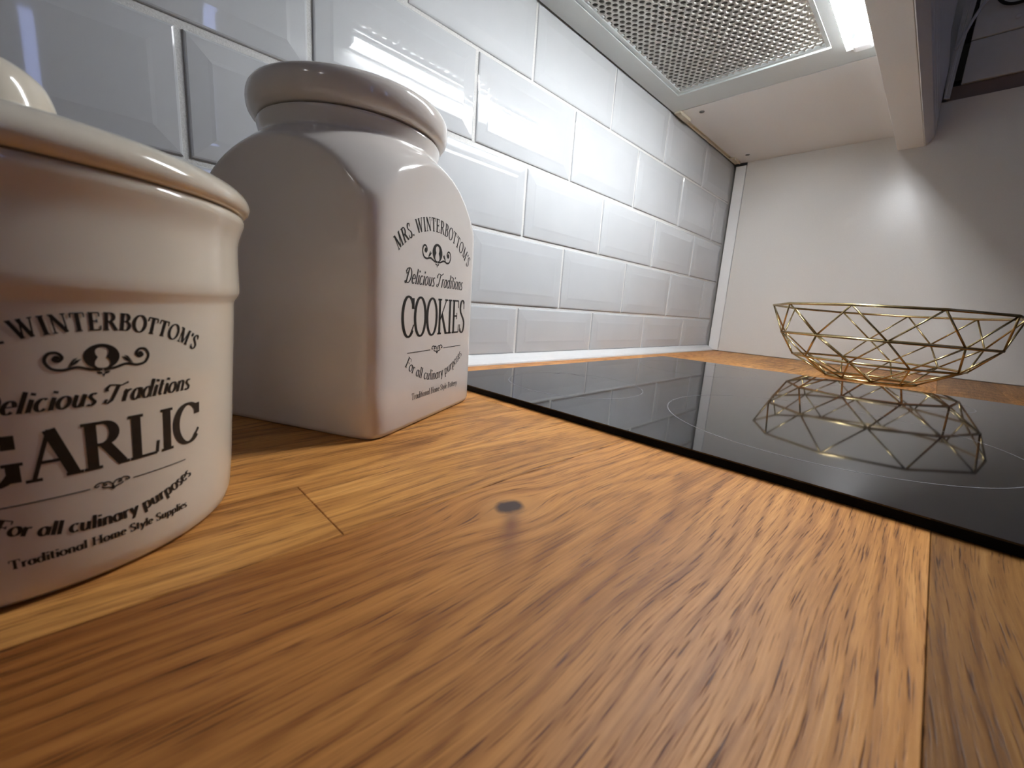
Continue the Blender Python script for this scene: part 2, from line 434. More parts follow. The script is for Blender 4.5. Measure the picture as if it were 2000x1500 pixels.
for cx, cy, r in ((.4190, -.4130, .1180), (.3760, -.1930, .0740), (.7000, -.2000, .0900), (.7000, -.4400, .0740)):
    hpart('zone_ring', ring_bm(cx, cy, r, .0005), M_ring)

M_scuff = mat('dull_scuff', (.02, .02, .021), .75, spec=.1); add_noise(M_scuff, 400, (.015, .015, .016), (.03, .03, .031))
for line in ([(.4075, -.1345), (.4130, -.1375), (.4215, -.1355), (.4265, -.1415)], [(.4270, -.1425), (.4300, -.1480), (.4318, -.1580), (.4325, -.1670)], [(.4312, -.1770), (.4336, -.1842)], [(.7560, -.2105), (.7668, -.2212)]):
    bm = bmesh.new(); prev = None
    for i, (x_, y_) in enumerate(line):
        a_ = line[max(i-1, 0)]; b_ = line[min(i+1, len(line)-1)]
        dx, dy = b_[0]-a_[0], b_[1]-a_[1]; l_ = math.hypot(dx, dy); w_ = .0006 if 0 < i < len(line)-1 else .0002
        q_ = (bm.verts.new((x_-dy/l_*w_, y_+dx/l_*w_, .00606)), bm.verts.new((x_+dy/l_*w_, y_-dx/l_*w_, .00606)))
        if prev: bm.faces.new((prev[0], prev[1], q_[1], q_[0]))
        prev = q_
    hpart('scuff', bm, M_scuff)

# ------------------------------------------------------------------ side panel, filler strip, far right units
sp = empty('side_panel', (L, -.3, 0))
tag(sp, 'tall white laminate end panel behind the wire basket, closing the worktop', 'panel')
spi = Matrix.Translation(-Vector(sp.location))
def spp(name, bm, m):
    o = obj(name, bm, m, sp); o.matrix_parent_inverse = spi; return o
spp('board', bbox(L, L+.018, -.66, -.0345, .0012, .552, .0006, 1), M_white)
spp('board', bbox(L+.0025, L+.018, -.66, -.0345, RZ0, .0008), M_white)
spp('filler_strip', bbox(L-.0022, L+.016, -.0335, -.0075, .0012, .4950, .0006, 1), M_white2)
spp('backing', bbox(L+.0185, L+.024, -.60, -.001, RZ0, .5), M_dark)

uc = empty('tall_cabinet', (L+.02, -.5, .56))
tag(uc, 'dark grey cabinet side above the white end panel, upper right', 'cabinet')
uci = Matrix.Translation(-Vector(uc.location))
def ucp(name, bm, m):
    o = obj(name, bm, m, uc); o.matrix_parent_inverse = uci; return o
ucp('shaded_gap', bbox(L+.010, L+.30, -.66, -.3955, .5525, .5810), M_brown)  # brown fill standing for the deep shadow in the gap above the panel
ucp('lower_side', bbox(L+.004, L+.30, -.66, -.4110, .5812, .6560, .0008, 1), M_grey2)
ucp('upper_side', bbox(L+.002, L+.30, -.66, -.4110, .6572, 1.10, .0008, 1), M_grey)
ucp('hinge_slot', bbox(L+.006, L+.02, -.4108, -.3985, .590, .655), M_black)
ucp('hinge_slot', bbox(L+.006, L+.02, -.4108, -.4015, .690, .722), M_black)
ucp('back_edge', bbox(L+.012, L+.30, -.3985, -.30, .5815, 1.10), M_grey2)
bm = bmesh.new(); 
for k in range(16):
    a = 2*PI*k/16
ucp('screw', None or lathe([(.0045, 0), (.0045, .0012), (.003, .002), (0, .002)], 16), M_alu)
s_ = [c for c in uc.children if c.name.startswith('screw')][0]
s_.rotation_euler = (0, -PI/2, 0); s_.location = (L+.0019, -.4673, .6775)
cb = bmesh.new()
cp = [(L-.004, -.4300+.0, .735), (L-.004, -.4340, .720), (L-.004, -.4400, .7095), (L-.004, -.4490, .7020), (L-.004, -.4600, .6985), (L-.004, -.4720, .6985), (L-.004, -.486, .702), (L-.004, -.50, .71)]
tube(cb, smooth_interp(cp, 5), .0026, 8)
tag(obj('cable', cb, M_black, smooth=True), 'thin black cable looping across the grey cabinet side, upper right', 'cable')

# ------------------------------------------------------------------ wall cabinet over the far end
wc = empty('wall_cabinet', (1.07, -.17, ZC))
tag(wc, 'white wall cabinet underside between the range hood and the end panel', 'cabinet')
wci = Matrix.Translation(-Vector(wc.location))
def wcp(name, bm, m):
    o = obj(name, bm, m, wc); o.matrix_parent_inverse = wci; return o
wcp('bottom_panel', bbox(.8880, L-.0005, -.3355, -.0130, ZC, ZC+.018), M_white2)
wcp('back_edge', bbox(.8880, L-.0005, -.0125, -.0062, ZC+.003, ZC+.03), M_plastic)
wcp('carcass', bbox(.8880, L-.0005, -.3355, -.0130, ZC+.0185, 1.10), M_white2)
for sx, sy in ((.9137, -.0506), (1.2053, -.0505)):
    o = wcp('screw', lathe([(.0050, 0), (.0050, -.0010), (.0034, -.0014), (.0030, -.0006), (0, -.0006)], 20), M_screw)
    o.location = (sx, sy, ZC)
# little ivory hanging spacers in the gap by the wall
for xa, xb in ((.884, .934), (1.205, 1.250)):
    bm = bmesh.new(); box(bm, xa, xb, -.0195, -.0065, ZC-.0035, ZC-.0002); box(bm, xa+.004, xb-.002, -.0205, -.0195, ZC-.006, ZC-.0002)
    wcp('spacer', bm, M_plastic)
wcp('gap_lip', bbox(.890, L-.004, -.0065, -.0050, ZC-.002, ZC+.02), M_plastic)

# ------------------------------------------------------------------ range hood
HXa, HXb = .270, .8850
rh = empty('range_hood', (.58, -.17, ZC))
tag(rh, 'built-in silver range hood with perforated filter and lit tube lamp', 'range hood')
rhi = Matrix.Translation(-Vector(rh.location))
def rhp(name, bm, m, smooth=False, par=None):
    o = obj(name, bm, m, par or rh, smooth)
    if par is None: o.matrix_parent_inverse = rhi
    return o
FX0, FX1, FY0, FY1 = .320, .8260, -.2790, -.0400     # filter opening
SX0, SX1, SY0, SY1 = .330, .8480, -.3290, -.2940     # lamp slot
bm = bmesh.new()
def plate(a, b, c, d): box(bm, a, b, c, d, ZC, ZC+.0015)
plate(HXa, HXb, FY1, -.0038); plate(HXa, FX0, FY0, FY1); plate(FX1, HXb, FY0, FY1)
plate(HXa, HXb, SY1, FY0); plate(HXa, SX0, SY0, SY1); plate(SX1, HXb, SY0, SY1); plate(HXa, HXb, -.3355, SY0)
rhp('bottom_plate', bm, M_steel)
rhp('housing', bbox(HXa, HXb-.001, -.3355, -.0045, ZC+.034, 1.10), M_steel)
bm = bmesh.new()
box(bm, HXb-.002, HXb, -.3355, -.0045, ZC+.0015, ZC+.034); box(bm, HXa, HXa+.002, -.3355, -.0045, ZC+.0015, ZC+.034)
box(bm, HXa+.002, HXb-.002, -.0065, -.0045, ZC+.0015, ZC+.034); box(bm, HXa+.002, HXb-.002, -.3355, -.3335, ZC+.0015, ZC+.034)
rhp('skirt', bm, M_steel)
# filter: rim strip, perforated sheet, dark inside
bm = bmesh.new()
rw = .0055
for a in ((FX0+.0012, FX1-.0012, FY1-.0012-rw, FY1-.0012), (FX0+.0012, FX1-.0012, FY0+.0012, FY0+.0012+rw), (FX0+.0012, FX0+.0012+rw, FY0+rw, FY1-rw), (FX1-.0012-rw, FX1-.0012, FY0+rw, FY1-rw)):
    box(bm, a[0], a[1], a[2], a[3], ZC+.0022, ZC+.0075)
flt = rhp('filter_frame', bm, M_steel)
bm = bmesh.new()
P = .0104; R_h = .0044
x = FX0+.0030; col_i = 0
ZP = ZC+.0042
nh = 12
while x < FX1-.0020:
    y = FY0+.0028+(P/2 if col_i % 2 else 0)
    while y < FY1-.0020:
        hexv = []; hole = []; holeu = []
        for k in range(nh):
            a = 2*PI*k/nh
            # hexagon with flat sides facing +-y neighbours
            s = P/2/math.cos(((a-PI/2+PI/6) % (PI/3))-PI/6)
            cl = lambda px, py: (min(max(px, FX0+.0016), FX1-.0016), min(max(py, FY0+.0016), FY1-.0016))
            hexv.append(bm.verts.new((*cl(x+s*math.cos(a), y+s*math.sin(a)), ZP)))
            hole.append(bm.verts.new((*cl(x+R_h*math.cos(a), y+R_h*math.sin(a)), ZP)))
            holeu.append(bm.verts.new((*cl(x+R_h*.9*math.cos(a), y+R_h*.9*math.sin(a)), ZP+.0016)))
        for k in range(nh):
            k2 = (k+1) % nh
            bm.faces.new((hexv[k], hole[k], hole[k2], hexv[k2])); bm.faces.new((hole[k], holeu[k], holeu[k2], hole[k2]))
        y += P
    x += P*math.sqrt(3)/2; col_i += 1
pf = rhp('perforated_sheet', bm, M_mesh, par=None); pf['kind'] = 'stuff'
rhp('filter_mat', bbox(FX0+.002, FX1-.002, FY0+.002, FY1-.002, ZC+.0125, ZC+.015), M_back)
# lamp
bm = bmesh.new(); tube(bm, [(SX0+.012, -.3150, ZC+.0060), (SX1-.012, -.3150, ZC+.0060)], .0080, 20)
rhp('lamp_tube', bm, M_tube, True)
for xa, xb in ((SX0-.002, SX0+.014), (SX1-.014, SX1+.004)):
    rhp('lamp_end_cap', bbox(xa, xb, -.3270, -.3030, ZC-.0045, ZC+.0245, .003, 3), M_white2)
rhp('lamp_reflector', bbox(SX0-.004, SX1+.004, -.3300, -.2930, ZC+.0265, ZC+.0285), M_white2)
# pelmet board and front profile
pm = empty('pelmet', (.75, -.357, .49))
tag(pm, 'cream pelmet board with grooved aluminium front running along the range hood', 'pelmet')
pmi = Matrix.Translation(-Vector(pm.location))
def pmp(name, bm, m):
    o = obj(name, bm, m, pm); o.matrix_parent_inverse = pmi; return o
PX0 = .10
pmp('board', bbox(PX0, L-.0008, -.3785, -.3362, .4720, .75, .0008, 1), M_white2)
prof = [(-.3788, .4722), (-.3800, .4720), (-.3900, .4868), (-.3905, .4960), (-.3890, .4968), (-.3890, .4992), (-.3905, .5000), (-.3900, .5130), (-.3885, .5138), (-.3885, .5160), (-.3898, .5168), (-.3895, .5320), (-.3880, .5330), (-.3880, .5350), (-.3892, .5360), (-.3880, .62), (-.3788, .62)]
pmp('front_profile', prism_x(prof, PX0, L-.0012), M_alu)
# clear visor edge hanging beside the profile at the far end
vis = [(-.3912, .5545), (-.4004, .5530), (-.4008, .60), (-.4024, .66), (-.4065, .725), (-.3900, .725), (-.3905, .60)]
vo = empty('visor', (L-.01, -.396, .5535))
tag(vo, 'clear plastic hood visor end standing beside the grooved aluminium profile', 'visor')
voi = Matrix.Translation(-Vector(vo.location))
o = obj('blade', prism_x(vis, L-.012, L-.006), M_clear, vo); o.matrix_parent_inverse = voi
bm = bmesh.new()
for yy in (-.3935, -.3960):
    tube(bm, [(L-.0128, yy, .558), (L-.0128, yy-.001, .64), (L-.0128, yy-.003, .72)], .0005, 6)
o = obj('rib', bm, M_alu, vo); o.matrix_parent_inverse = voi
bm = bmesh.new()
tube(bm, smooth_interp([(L-.014, -.392, .640), (L-.016, -.396, .652), (L-.016, -.402, .668), (L-.015, -.408, .688), (L-.014, -.416, .708), (L-.014, -.424, .720)], 4), .0026, 8)
o = obj('curved_arm', bm, M_clear, vo, True); o.matrix_parent_inverse = voi

# ------------------------------------------------------------------ lettering engine (stroke built serif and script letters)
def arc(cx, cy, rx, ry, a0, a1, n=14):
    return [(cx+rx*math.cos(math.radians(a0+(a1-a0)*i/n)), cy+ry*math.sin(math.radians(a0+(a1-a0)*i/n))) for i in range(n+1)]
def S(*p): return ('a', list(p))
def T(*p): return ('T', list(p))
def t(*p): return ('t', list(p))
def serif(x, y, wd=.17): return ('s', [(x-wd, y), (x+wd, y)])
def stem(x, y0=0, y1=1, a=True, b=True, wd=.17):
    r = [T((x, y0), (x, y1))]
    if a: r.append(serif(x, y0+(.02 if y0 == 0 else 0), wd))
    if b: r.append(serif(x, y1-.02, wd))
    return r
G = {
 'C': (.86, [('a', arc(.46, .5, .40, .50, 42, 318, 26)), T((.78, .70), (.78, .97)), t((.70, .14), (.84, .30))]),
 'O': (.94, [('a', arc(.47, .5, .40, .50, 0, 360, 32))]),
 'G': (.96, [('a', arc(.46, .5, .40, .50, 45, 322, 26)), T((.78, .70), (.78, .97))]+stem(.80, .04, .42, False, True, .16)),
 'K': (.95, stem(.20)+[t((.80, .98), (.26, .42)), T((.40, .58), (.80, .02)), serif(.80, .98, .13), serif(.84, .02, .13)]),
 'I': (.42, stem(.21)),
 'E': (.78, stem(.20, 0, 1, False, False)+[t((.04, .98), (.66, .98)), t((.04, .02), (.70, .02)), t((.2, .52), (.52, .52)), t((.66, .98), (.66, .76)), t((.70, .02), (.72, .26)), t((.52, .42), (.52, .62))]),
 'S': (.66, [('a', arc(.32, .75, .22, .25, 40, 180, 12)+[(.14, .64), (.30, .53), (.46, .42)]+arc(.31, .25, .24, .25, 20, -150, 14)), t((.50, .74), (.50, .97)), t((.09, .26), (.09, .03))]),
 'A': (.92, [T((.44, 1.0), (.78, .02)), t((.44, 1.0), (.13, .02)), t((.24, .36), (.64, .36)), serif(.13, .02, .13), serif(.79, .02, .15)]),
 'R': (.90, stem(.20)+[('a', [(.20, .97), (.40, .98)]+arc(.42, .75, .22, .23, 80, -80, 12)+[(.40, .51), (.2, .51)]), T((.44, .52), (.78, .02)), serif(.82, .02, .1)]),
 'L': (.76, stem(.20, 0, 1, False, True)+[t((.04, .02), (.68, .02)), t((.68, .02), (.72, .30))]),
 'M': (1.15, [t((.18, 0), (.18, .98)), T((.20, 1.0), (.56, .03)), t((.56, .03), (.92, .98)), T((.92, 0), (.92, 1)), serif(.18, .02, .13), serif(.92, .02, .16), serif(.14, .98, .12), serif(.96, .98, .13)]),
 'W': (1.26, [T((.12, .98), (.40, .02)), t((.40, .02), (.62, .95)), T((.58, .95), (.86, .02)), t((.86, .02), (1.12, .98)), serif(.12, .98, .13), serif(.60, .98, .13), serif(1.12, .98, .12)]),
 'N': (.96, [t((.18, 0), (.18, .98)), T((.18, .98), (.78, .02)), t((.78, 0), (.78, .98)), serif(.18, .02, .13), serif(.14, .98, .10), serif(.78, .98, .13)]),
 'T': (.82, stem(.40, 0, 1, True, False)+[t((.04, .98), (.76, .98)), t((.05, .98), (.04, .74)), t((.75, .98), (.76, .74))]),
 'B': (.82, stem(.20)+[('a', [(.2, .97), (.36, .98)]+arc(.38, .76, .22, .22, 80, -80, 12)+[(.36, .53), (.2, .53)]), ('a', [(.36, .53)]+arc(.40, .28, .27, .26, 70, -80, 12)+[(.36, .02), (.2, .02)])]),
 'F': (.72, stem(.20, 0, 1, True, False)+[t((.04, .98), (.66, .98)), t((.66, .98), (.66, .76)), t((.2, .52), (.50, .52)), t((.50, .42), (.50, .62))]),
 'H': (.98, stem(.20)+stem(.78)+[t((.2, .52), (.78, .52))]),
 'P': (.78, stem(.20)+[('a', [(.2, .97), (.36, .98)]+arc(.38, .73, .25, .25, 80, -80, 12)+[(.36, .47), (.2, .47)])]),
 '.': (.30, [T((.12, .0), (.12, .13))]),
 "'": (.24, [T((.11, .98), (.10, .74))]),
 'a': (.60, [('a', arc(.26, .30, .20, .30, 0, 360, 20)), T((.46, .62), (.46, .04)), t((.46, .04), (.58, .06))]),
 'c': (.52, [('a', arc(.28, .31, .21, .30, 50, 320, 18))]),
 'd': (.64, [('a', arc(.27, .30, .21, .30, 0, 360, 20)), T((.50, 1.0), (.50, .03)), serif(.44, .98, .06), serif(.56, .02, .06)]),
 'e': (.54, [('a', [(.09, .34), (.45, .34)]+arc(.27, .31, .20, .30, 8, 318, 20))]),
 'f': (.36, [('a', [(.16, .0), (.16, .75)]+arc(.30, .80, .14, .19, 180, 50, 8)), t((.02, .60), (.32, .60))]),
 'h': (.66, stem(.14, 0, 1, True, False, .11)+[('a', [(.14, .40)]+arc(.32, .42, .17, .20, 140, 0, 8)+[(.49, .05)]), serif(.49, .02, .11)]),
 'i': (.30, stem(.15, 0, .62, True, False, .11)+[t((.06, .60), (.15, .61)), T((.15, .80), (.15, .93))]),
 'l': (.30, stem(.15, 0, 1, True, False, .11)+[t((.06, .98), (.15, .99))]),
 'm': (.96, stem(.14, 0, .62, True, False, .11)+[('a', [(.14, .40)]+arc(.30, .42, .16, .20, 140, 0, 8)+[(.46, .05)]), ('a', [(.46, .40)]+arc(.62, .42, .16, .20, 140, 0, 8)+[(.78, .05)]), serif(.46, .02, .1), serif(.78, .02, .1)]),
 'n': (.66, stem(.14, 0, .62, True, False, .11)+[('a', [(.14, .40)]+arc(.32, .42, .17, .20, 140, 0, 8)+[(.49, .05)]), serif(.49, .02, .11)]),
 'o': (.60, [('a', arc(.29, .31, .23, .30, 0, 360, 22))]),
 'p': (.64, [T((.14, .62), (.14, -.30)), serif(.14, -.28, .11), t((.05, .60), (.14, .61)), ('a', arc(.34, .31, .20, .30, 150, -150, 18))]),
 'r': (.46, stem(.14, 0, .62, True, False, .11)+[t((.05, .60), (.14, .61)), ('a', [(.14, .38), (.22, .54), (.32, .61), (.40, .57)])]),
 's': (.44, [('a', arc(.22, .47, .14, .14, 40, 190, 8)+[(.16, .36), (.28, .26)]+arc(.21, .15, .15, .15, 20, -150, 9))]),
 't': (.38, [('a', [(.15, .86), (.15, .12), (.20, .03), (.32, .05)]), t((.02, .60), (.32, .60))]),
 'u': (.66, [('a', [(.14, .62), (.14, .22)]+arc(.30, .20, .16, .19, 180, 300, 8)+[(.48, .2)]), T((.49, .62), (.49, .03)), serif(.55, .02, .06), t((.04, .6), (.14, .61)), t((.40, .6), (.49, .61))]),
 'y': (.58, [T((.10, .60), (.30, .04)), ('a', [(.52, .60), (.30, .02), (.20, -.24), (.06, -.24)]), serif(.10, .60, .10), serif(.52, .60, .09)]),
 # script letters used in the italic line
 'script_D': (.98, [T((.40, .98), (.34, .50), (.26, .04)), ('a', [(.26, .04), (.12, .0), (.04, .10), (.16, .12), (.36, .03)]+arc(.42, .50, .44, .49, -70, 110, 20)+[(.14, .92), (.02, .74), (.12, .60), (.22, .68)])]),
 'script_T': (.86, [('a', [(.00, .62), (-.06, .78), (.06, .95), (.34, .93), (.66, .88), (.98, 1.02)]), ('a', [(.52, .92), (.44, .5), (.36, .12), (.20, -.02), (.04, .06), (.08, .18), (.18, .16)])]),
}
class Print:
    """collects letter strokes as thin polygons; put(s, t) maps millimetres on the face to a point in space"""
    def __init__(self, put): self.put = put; self.bm = bmesh.new()
    def stroke(self, pts, mode, thick, thin):
        n = len(pts); fine = []
        for i in range(n-1):                        # subdivide so prints follow a curved wall
            (x0, y0), (x1, y1) = pts[i], pts[i+1]
            d = math.hypot(x1-x0, y1-y0); k = max(1, min(12, int(d/1.2)))
            for j in range(k): fine.append((x0+(x1-x0)*j/k, y0+(y1-y0)*j/k))
        fine.append(pts[-1]); pts = fine; n = len(pts)
        closed = math.hypot(pts[0][0]-pts[-1][0], pts[0][1]-pts[-1][1]) < 1e-4 and n > 5
        prev = None
        for i, (x, y) in enumerate(pts):
            a = pts[i-1] if i else (pts[-2] if closed else pts[0]); b = pts[i+1] if i < n-1 else (pts[1] if closed else pts[-1])
            dx, dy = b[0]-a[0], b[1]-a[1]; l = math.hypot(dx, dy) or 1
            dx, dy = dx/l, dy/l
            wd = {'T': thick, 't': thin, 's': thin, 'a': thin+(thick-thin)*abs(dy)**1.5}[mode]/2
            q = (self.bm.verts.new(self.put(x-dy*wd, y+dx*wd)), self.bm.verts.new(self.put(x+dy*wd, y-dx*wd)))
            if prev: self.bm.faces.new((prev[0], prev[1], q[1], q[0]))
            prev = q
    def poly(self, pts):
        vs = [self.bm.verts.new(self.put(x, y)) for x, y in pts]
        cx = sum(p[0] for p in pts)/len(pts); cy = sum(p[1] for p in pts)/len(pts)
        c = self.bm.verts.new(self.put(cx, cy))
        for i in range(len(vs)): self.bm.faces.new((vs[i], vs[(i+1) % len(vs)], c))
    def text(self, s, cx, width, h, base, heavy=1.0, arc_r=None, shear=0.0, script=False, track=0.0):
        """s centred on cx, squeezed to width; arc_r > 0 arches up, < 0 sags; base = baseline at the centre"""
        keys = []
        for i, ch in enumerate(s):
            k = ch
            if script and ch in 'DT': k = 'script_'+ch
            keys.append(k)
        adv = [(.34 if k == ' ' else G[k][0])+track for k in keys]
        tot = sum(adv); kx = width/tot
        pos = -width/2
        for k, a in zip(keys, adv):
            if k != ' ':
                mid = pos+a*kx/2
                for mode, pts in G[k][1]:
                    q = []
                    for x, y in pts:
                        lx = (x-a/2)*kx+y*h*shear; ly = y*h
                        if arc_r:
                            R = abs(arc_r); sg = 1 if arc_r > 0 else -1
                            an = mid/R
                            rad = R+sg*ly
                            # letter rotated rigidly at its own angle
                            ox, oy = math.sin(an)*R, sg*(math.cos(an)*R-R)
                            ux, uy = math.cos(an), -sg*math.sin(an)
                            q.append((cx+ox+ux*lx+(-uy)*ly, base+oy+uy*lx+ux*ly))
                        else: q.append((cx+mid+lx, base+ly))
                    th = .155*h*heavy*min(1.0, .35+.65*kx/h)
                    self.stroke(q, mode, th, max(.30*th, .05*h*heavy))
            pos += a*kx
    def done(self, name, parent, pm_inv=None):
        o = obj(name, self.bm, M_ink, parent)
        if pm_inv is not None: o.matrix_parent_inverse = pm_inv
        return o
def emblem(P, cx, cy, r, kx=1.0):
    """cameo oval with a pale bust left free, and scrolls either side"""
    n = 40
    out = [(cx+r*kx*1.02*math.cos(2*PI*i/n), cy+r*math.sin(2*PI*i/n)) for i in range(n)]
    # bust outline as radius of the free shape: head, neck, shoulders
    def bust(i):
        a = 2*PI*i/n
        pts = [(90, .74), (72, .72), (55, .64), (40, .50), (22, .36), (5, .26), (-12, .25), (-28, .36), (-42, .58), (-56, .80), (-72, .90), (-90, .92)]
        d = math.degrees(a) % 360
        d = d if d <= 180 else d-360
        if d > 90: d = 180-d
        if d < -90: d = -180-d
        for (a0, r0), (a1, r1) in zip(pts, pts[1:]):
            if a1 <= d <= a0: return r0+(r1-r0)*(a0-d)/(a0-a1)
        return .7
    inn = [(cx+r*kx*.98*bust(i)*math.cos(2*PI*i/n), cy+r*bust(i)*math.sin(2*PI*i/n)) for i in range(n)]
    O = [P.bm.verts.new(P.put(*p)) for p in out]; I = [P.bm.verts.new(P.put(*p)) for p in inn]
    for i in range(n): P.bm.faces.new((O[i], O[(i+1) % n], I[(i+1) % n], I[i]))
    for sg in (-1, 1):
        m_ = lambda pts: [(cx+sg*x*r*kx, cy+y*r) for x, y in pts]
        sw = smooth_interp([(.05, -1.05), (.7, -.95), (1.4, -.72), (2.1, -.88), (2.65, -.72), (2.92, -.15), (2.72, .38), (2.30, .42), (2.08, .08), (2.25, -.20), (2.50, -.10), (2.42, .12)], 5)
        P.stroke(m_(sw), 'T', .20*r, .1*r)
        P.poly(m_([(1.12, -.10), (1.42, -.18), (1.86, -.74), (1.40, -.46)]))
        P.poly(m_([(1.30, .02), (1.55, -.10), (1.86, -.70), (1.62, -.42)]))
        P.poly([(cx+sg*(2.36+.18*math.cos(a*PI/5))*r*kx, cy+(.06+.18*math.sin(a*PI/5))*r) for a in range(10)])
        P.poly(m_([(.06, -1.22), (.42, -1.18), (.30, -1.36), (.08, -1.40)]))
    P.poly([(cx-.09*r*kx, cy-1.38*r), (cx+.09*r*kx, cy-1.38*r), (cx, cy-1.66*r)])
def rule(P, cx, y, half, gap, thick, dy=0.0):
    for sg in (-1, 1):
        P.stroke([(cx+sg*gap, y), (cx+sg*(gap+half)/2, y), (cx+sg*half, y)], 'T', thick, thick)
def flourish(P, cx, y, wd, h):
    for sg in (-1, 1):
        f = lambda pts: [(cx+sg*a*wd, y+b*h) for a, b in pts]
        P.stroke(f(smooth_interp([(0, -.1), (.2, .35), (.45, .40), (.50, .05), (.34, .02), (.40, .22)], 4)), 'T', .17*h, .1*h)
        P.stroke(f(smooth_interp([(.40, .30), (.62, .50), (.85, .42), (.98, .16), (.86, .02), (.74, .18)], 4)), 'T', .17*h, .1*h)
        P.stroke(f(smooth_interp([(0, -.75), (.22, -.40), (.48, -.30), (.62, -.08)], 4)), 'T', .18*h, .1*h)
    P.poly([(cx-.1*wd, y-.35*h), (cx, y-.05*h), (cx+.1*wd, y-.35*h), (cx, y-.85*h)])

# ------------------------------------------------------------------ square jar
ANG = math.radians(27)
E1 = Vector((math.cos(ANG), math.sin(ANG), 0)); NF = Vector((E1.y, -E1.x, 0)); E2 = Vector((-E1.y, E1.x, 0))
JH = .0715
JC = Vector((.112, -.243, 0))+(E1+E2)*JH
jar = empty('cookie_jar', JC)
tag(jar, 'tall square cream ceramic jar with arched shoulders, lettered COOKIES', 'jar')
def jar_body():
    bm = bmesh.new(); n = 288
    pr_ = [(0, .20, .965), (.0012, .20, .985), (.004, .20, 1.0), (.03, .2, 1), (.06, .2, 1), (.09, .16, 1)]
    sh = [(.104, .1240), (.114, .1130), (.124, .1060), (.134, .1005), (.144, .0953), (.153, .0898), (.160, .0855), (.167, .0803), (.173, .0750), (.1775, .0704), (.1808, .0668), (.1835, .0634), (.1853, .0611), (.1868, .0601), (.1890, .0602), (.1915, .0608), (.1945, .0614), (.1962, .0612), (.1972, .0600)]
    pr_ += [(z, r, 1) for z, r in smooth_interp(sh, 3)]+[(.1974, .050, 1), (.1974, .02, 1)]
    rings = []
    for z, r, sc in pr_:
        ring = []
        for k in range(n):
            a = 2*PI*k/n
            c, s = math.cos(a), math.sin(a)
            sq = JH*sc/((abs(c)**14+abs(s)**14)**(1/14))
            p_ = 130.0
            R = (sq**-p_+r**-p_)**(-1/p_)
            ring.append(bm.verts.new(E1*(R*c)+E2*(R*s)+Vector((0, 0, z))))
        rings.append(ring)
    for A, B in zip(rings, rings[1:]):
        for k in range(n): bm.faces.new((A[k], A[(k+1) % n], B[(k+1) % n], B[k]))
    bm.faces.new(rings[0][::-1]); bm.faces.new(rings[-1])
    return bm
obj('body', jar_body(), M_cream, jar, True)
lid_p = [(.0, .1982), (.0600, .1982), (.0622, .1986), (.0645, .2000), (.0658, .2018), (.0667, .2045), (.0671, .2078), (.0669, .2110), (.0662, .2138), (.0648, .2160), (.0622, .2176), (.0560, .2184), (.0, .2186)]
obj('lid', lathe(lid_p, 96), M_cream, jar, True)
def put_face(s, t_):
    x_ = abs(s-71.5)/1000/JH
    p = NF*(JH*(1-min(x_, .97)**14)**(1/14)+.00009)+E1*((s-71.5)/1000)+Vector((0, 0, t_/1000))
    return p
def cookies_print():
    P = Print(put_face); P.text("MRS. WINTERBOTTOM'S", 72.5, 109, 8.8, 134.6, 1.2, arc_r=74, track=.04); P.done('brand_lettering', jar)
    P = Print(put_face); emblem(P, 71.0, 120.6, 6.2, 1.12); P.done('emblem', jar)
    P = Print(put_face); P.text('Delicious Traditions', 71.5, 84, 9.8, 97.2, 1.0, shear=.30, script=True, track=.02); P.done('script_lettering', jar)
    P = Print(put_face); P.text('COOKIES', 74.5, 94, 26.0, 62.8, 1.0); P.done('name_lettering', jar)
    P = Print(put_face); rule(P, 74.8, 52.0, 40.2, 10.0, .50); flourish(P, 74.8, 52.2, 8.2, 4.6); P.done('ornament_rule', jar)
    P = Print(put_face); P.text('For all culinary purposes', 75.2, 93, 7.6, 29.2, .95, arc_r=-71); P.done('purpose_lettering', jar)
    P = Print(put_face); P.text('Traditional Home Style Pottery', 76, 70, 4.6, 18.9, 1.0); P.done('pottery_lettering', jar)
cookies_print()

# ------------------------------------------------------------------ round jar
GC = Vector((-.023, -.254, 0))
gj = empty('garlic_jar', GC)
tag(gj, 'round cream ceramic jar with knobbed lid, lettered GARLIC, at the left edge', 'jar')
gp = [(.0, .0008), (.0545, .0), (.0566, .0006), (.0580, .0022), (.0590, .0060), (.0600, .0160), (.0612, .0360), (.0627, .0600), (.0637, .0765), (.0639, .0805), (.0642, .0818), (.0654, .0836), (.0660, .0850), (.0660, .0880), (.0660, .0940), (.0661, .0990), (.0662, .1025), (.0667, .1052), (.0676, .1080), (.0685, .1102), (.0688, .1115), (.0686, .1128), (.0678, .1137), (.060, .1138), (.03, .1138), (0, .1138)]
obj('body', lathe(gp, 128, cap=False), M_cream2, gj, True)
gl = [(.0, .1141), (.0670, .1141), (.0690, .1143), (.0702, .1152), (.0709, .1168), (.0708, .1184), (.0700, .1202), (.0680, .1222), (.0640, .1243), (.0560, .1266), (.0440, .1286), (.0320, .1300), (.0240, .1310), (.0200, .1318)]
lid = obj('lid', lathe(gl+[(.0, .1320)], 128, cap=False), M_cream2, gj, True)
kp = [(.0196, .1316), (.0193, .1345), (.0187, .1385), (.0176, .1430), (.0158, .1462), (.0120, .1492), (.0070, .1508), (.0, .1514)]
obj('knob', lathe(smooth_interp(kp, 3), 64), M_cream2, lid, True)
PRF = [(.0, .0570), (.0060, .0590), (.0160, .0600), (.0360, .0612), (.0600, .0627), (.0765, .0637), (.0805, .0640), (.0815, .0642), (.084, .0657), (.1, .066)]
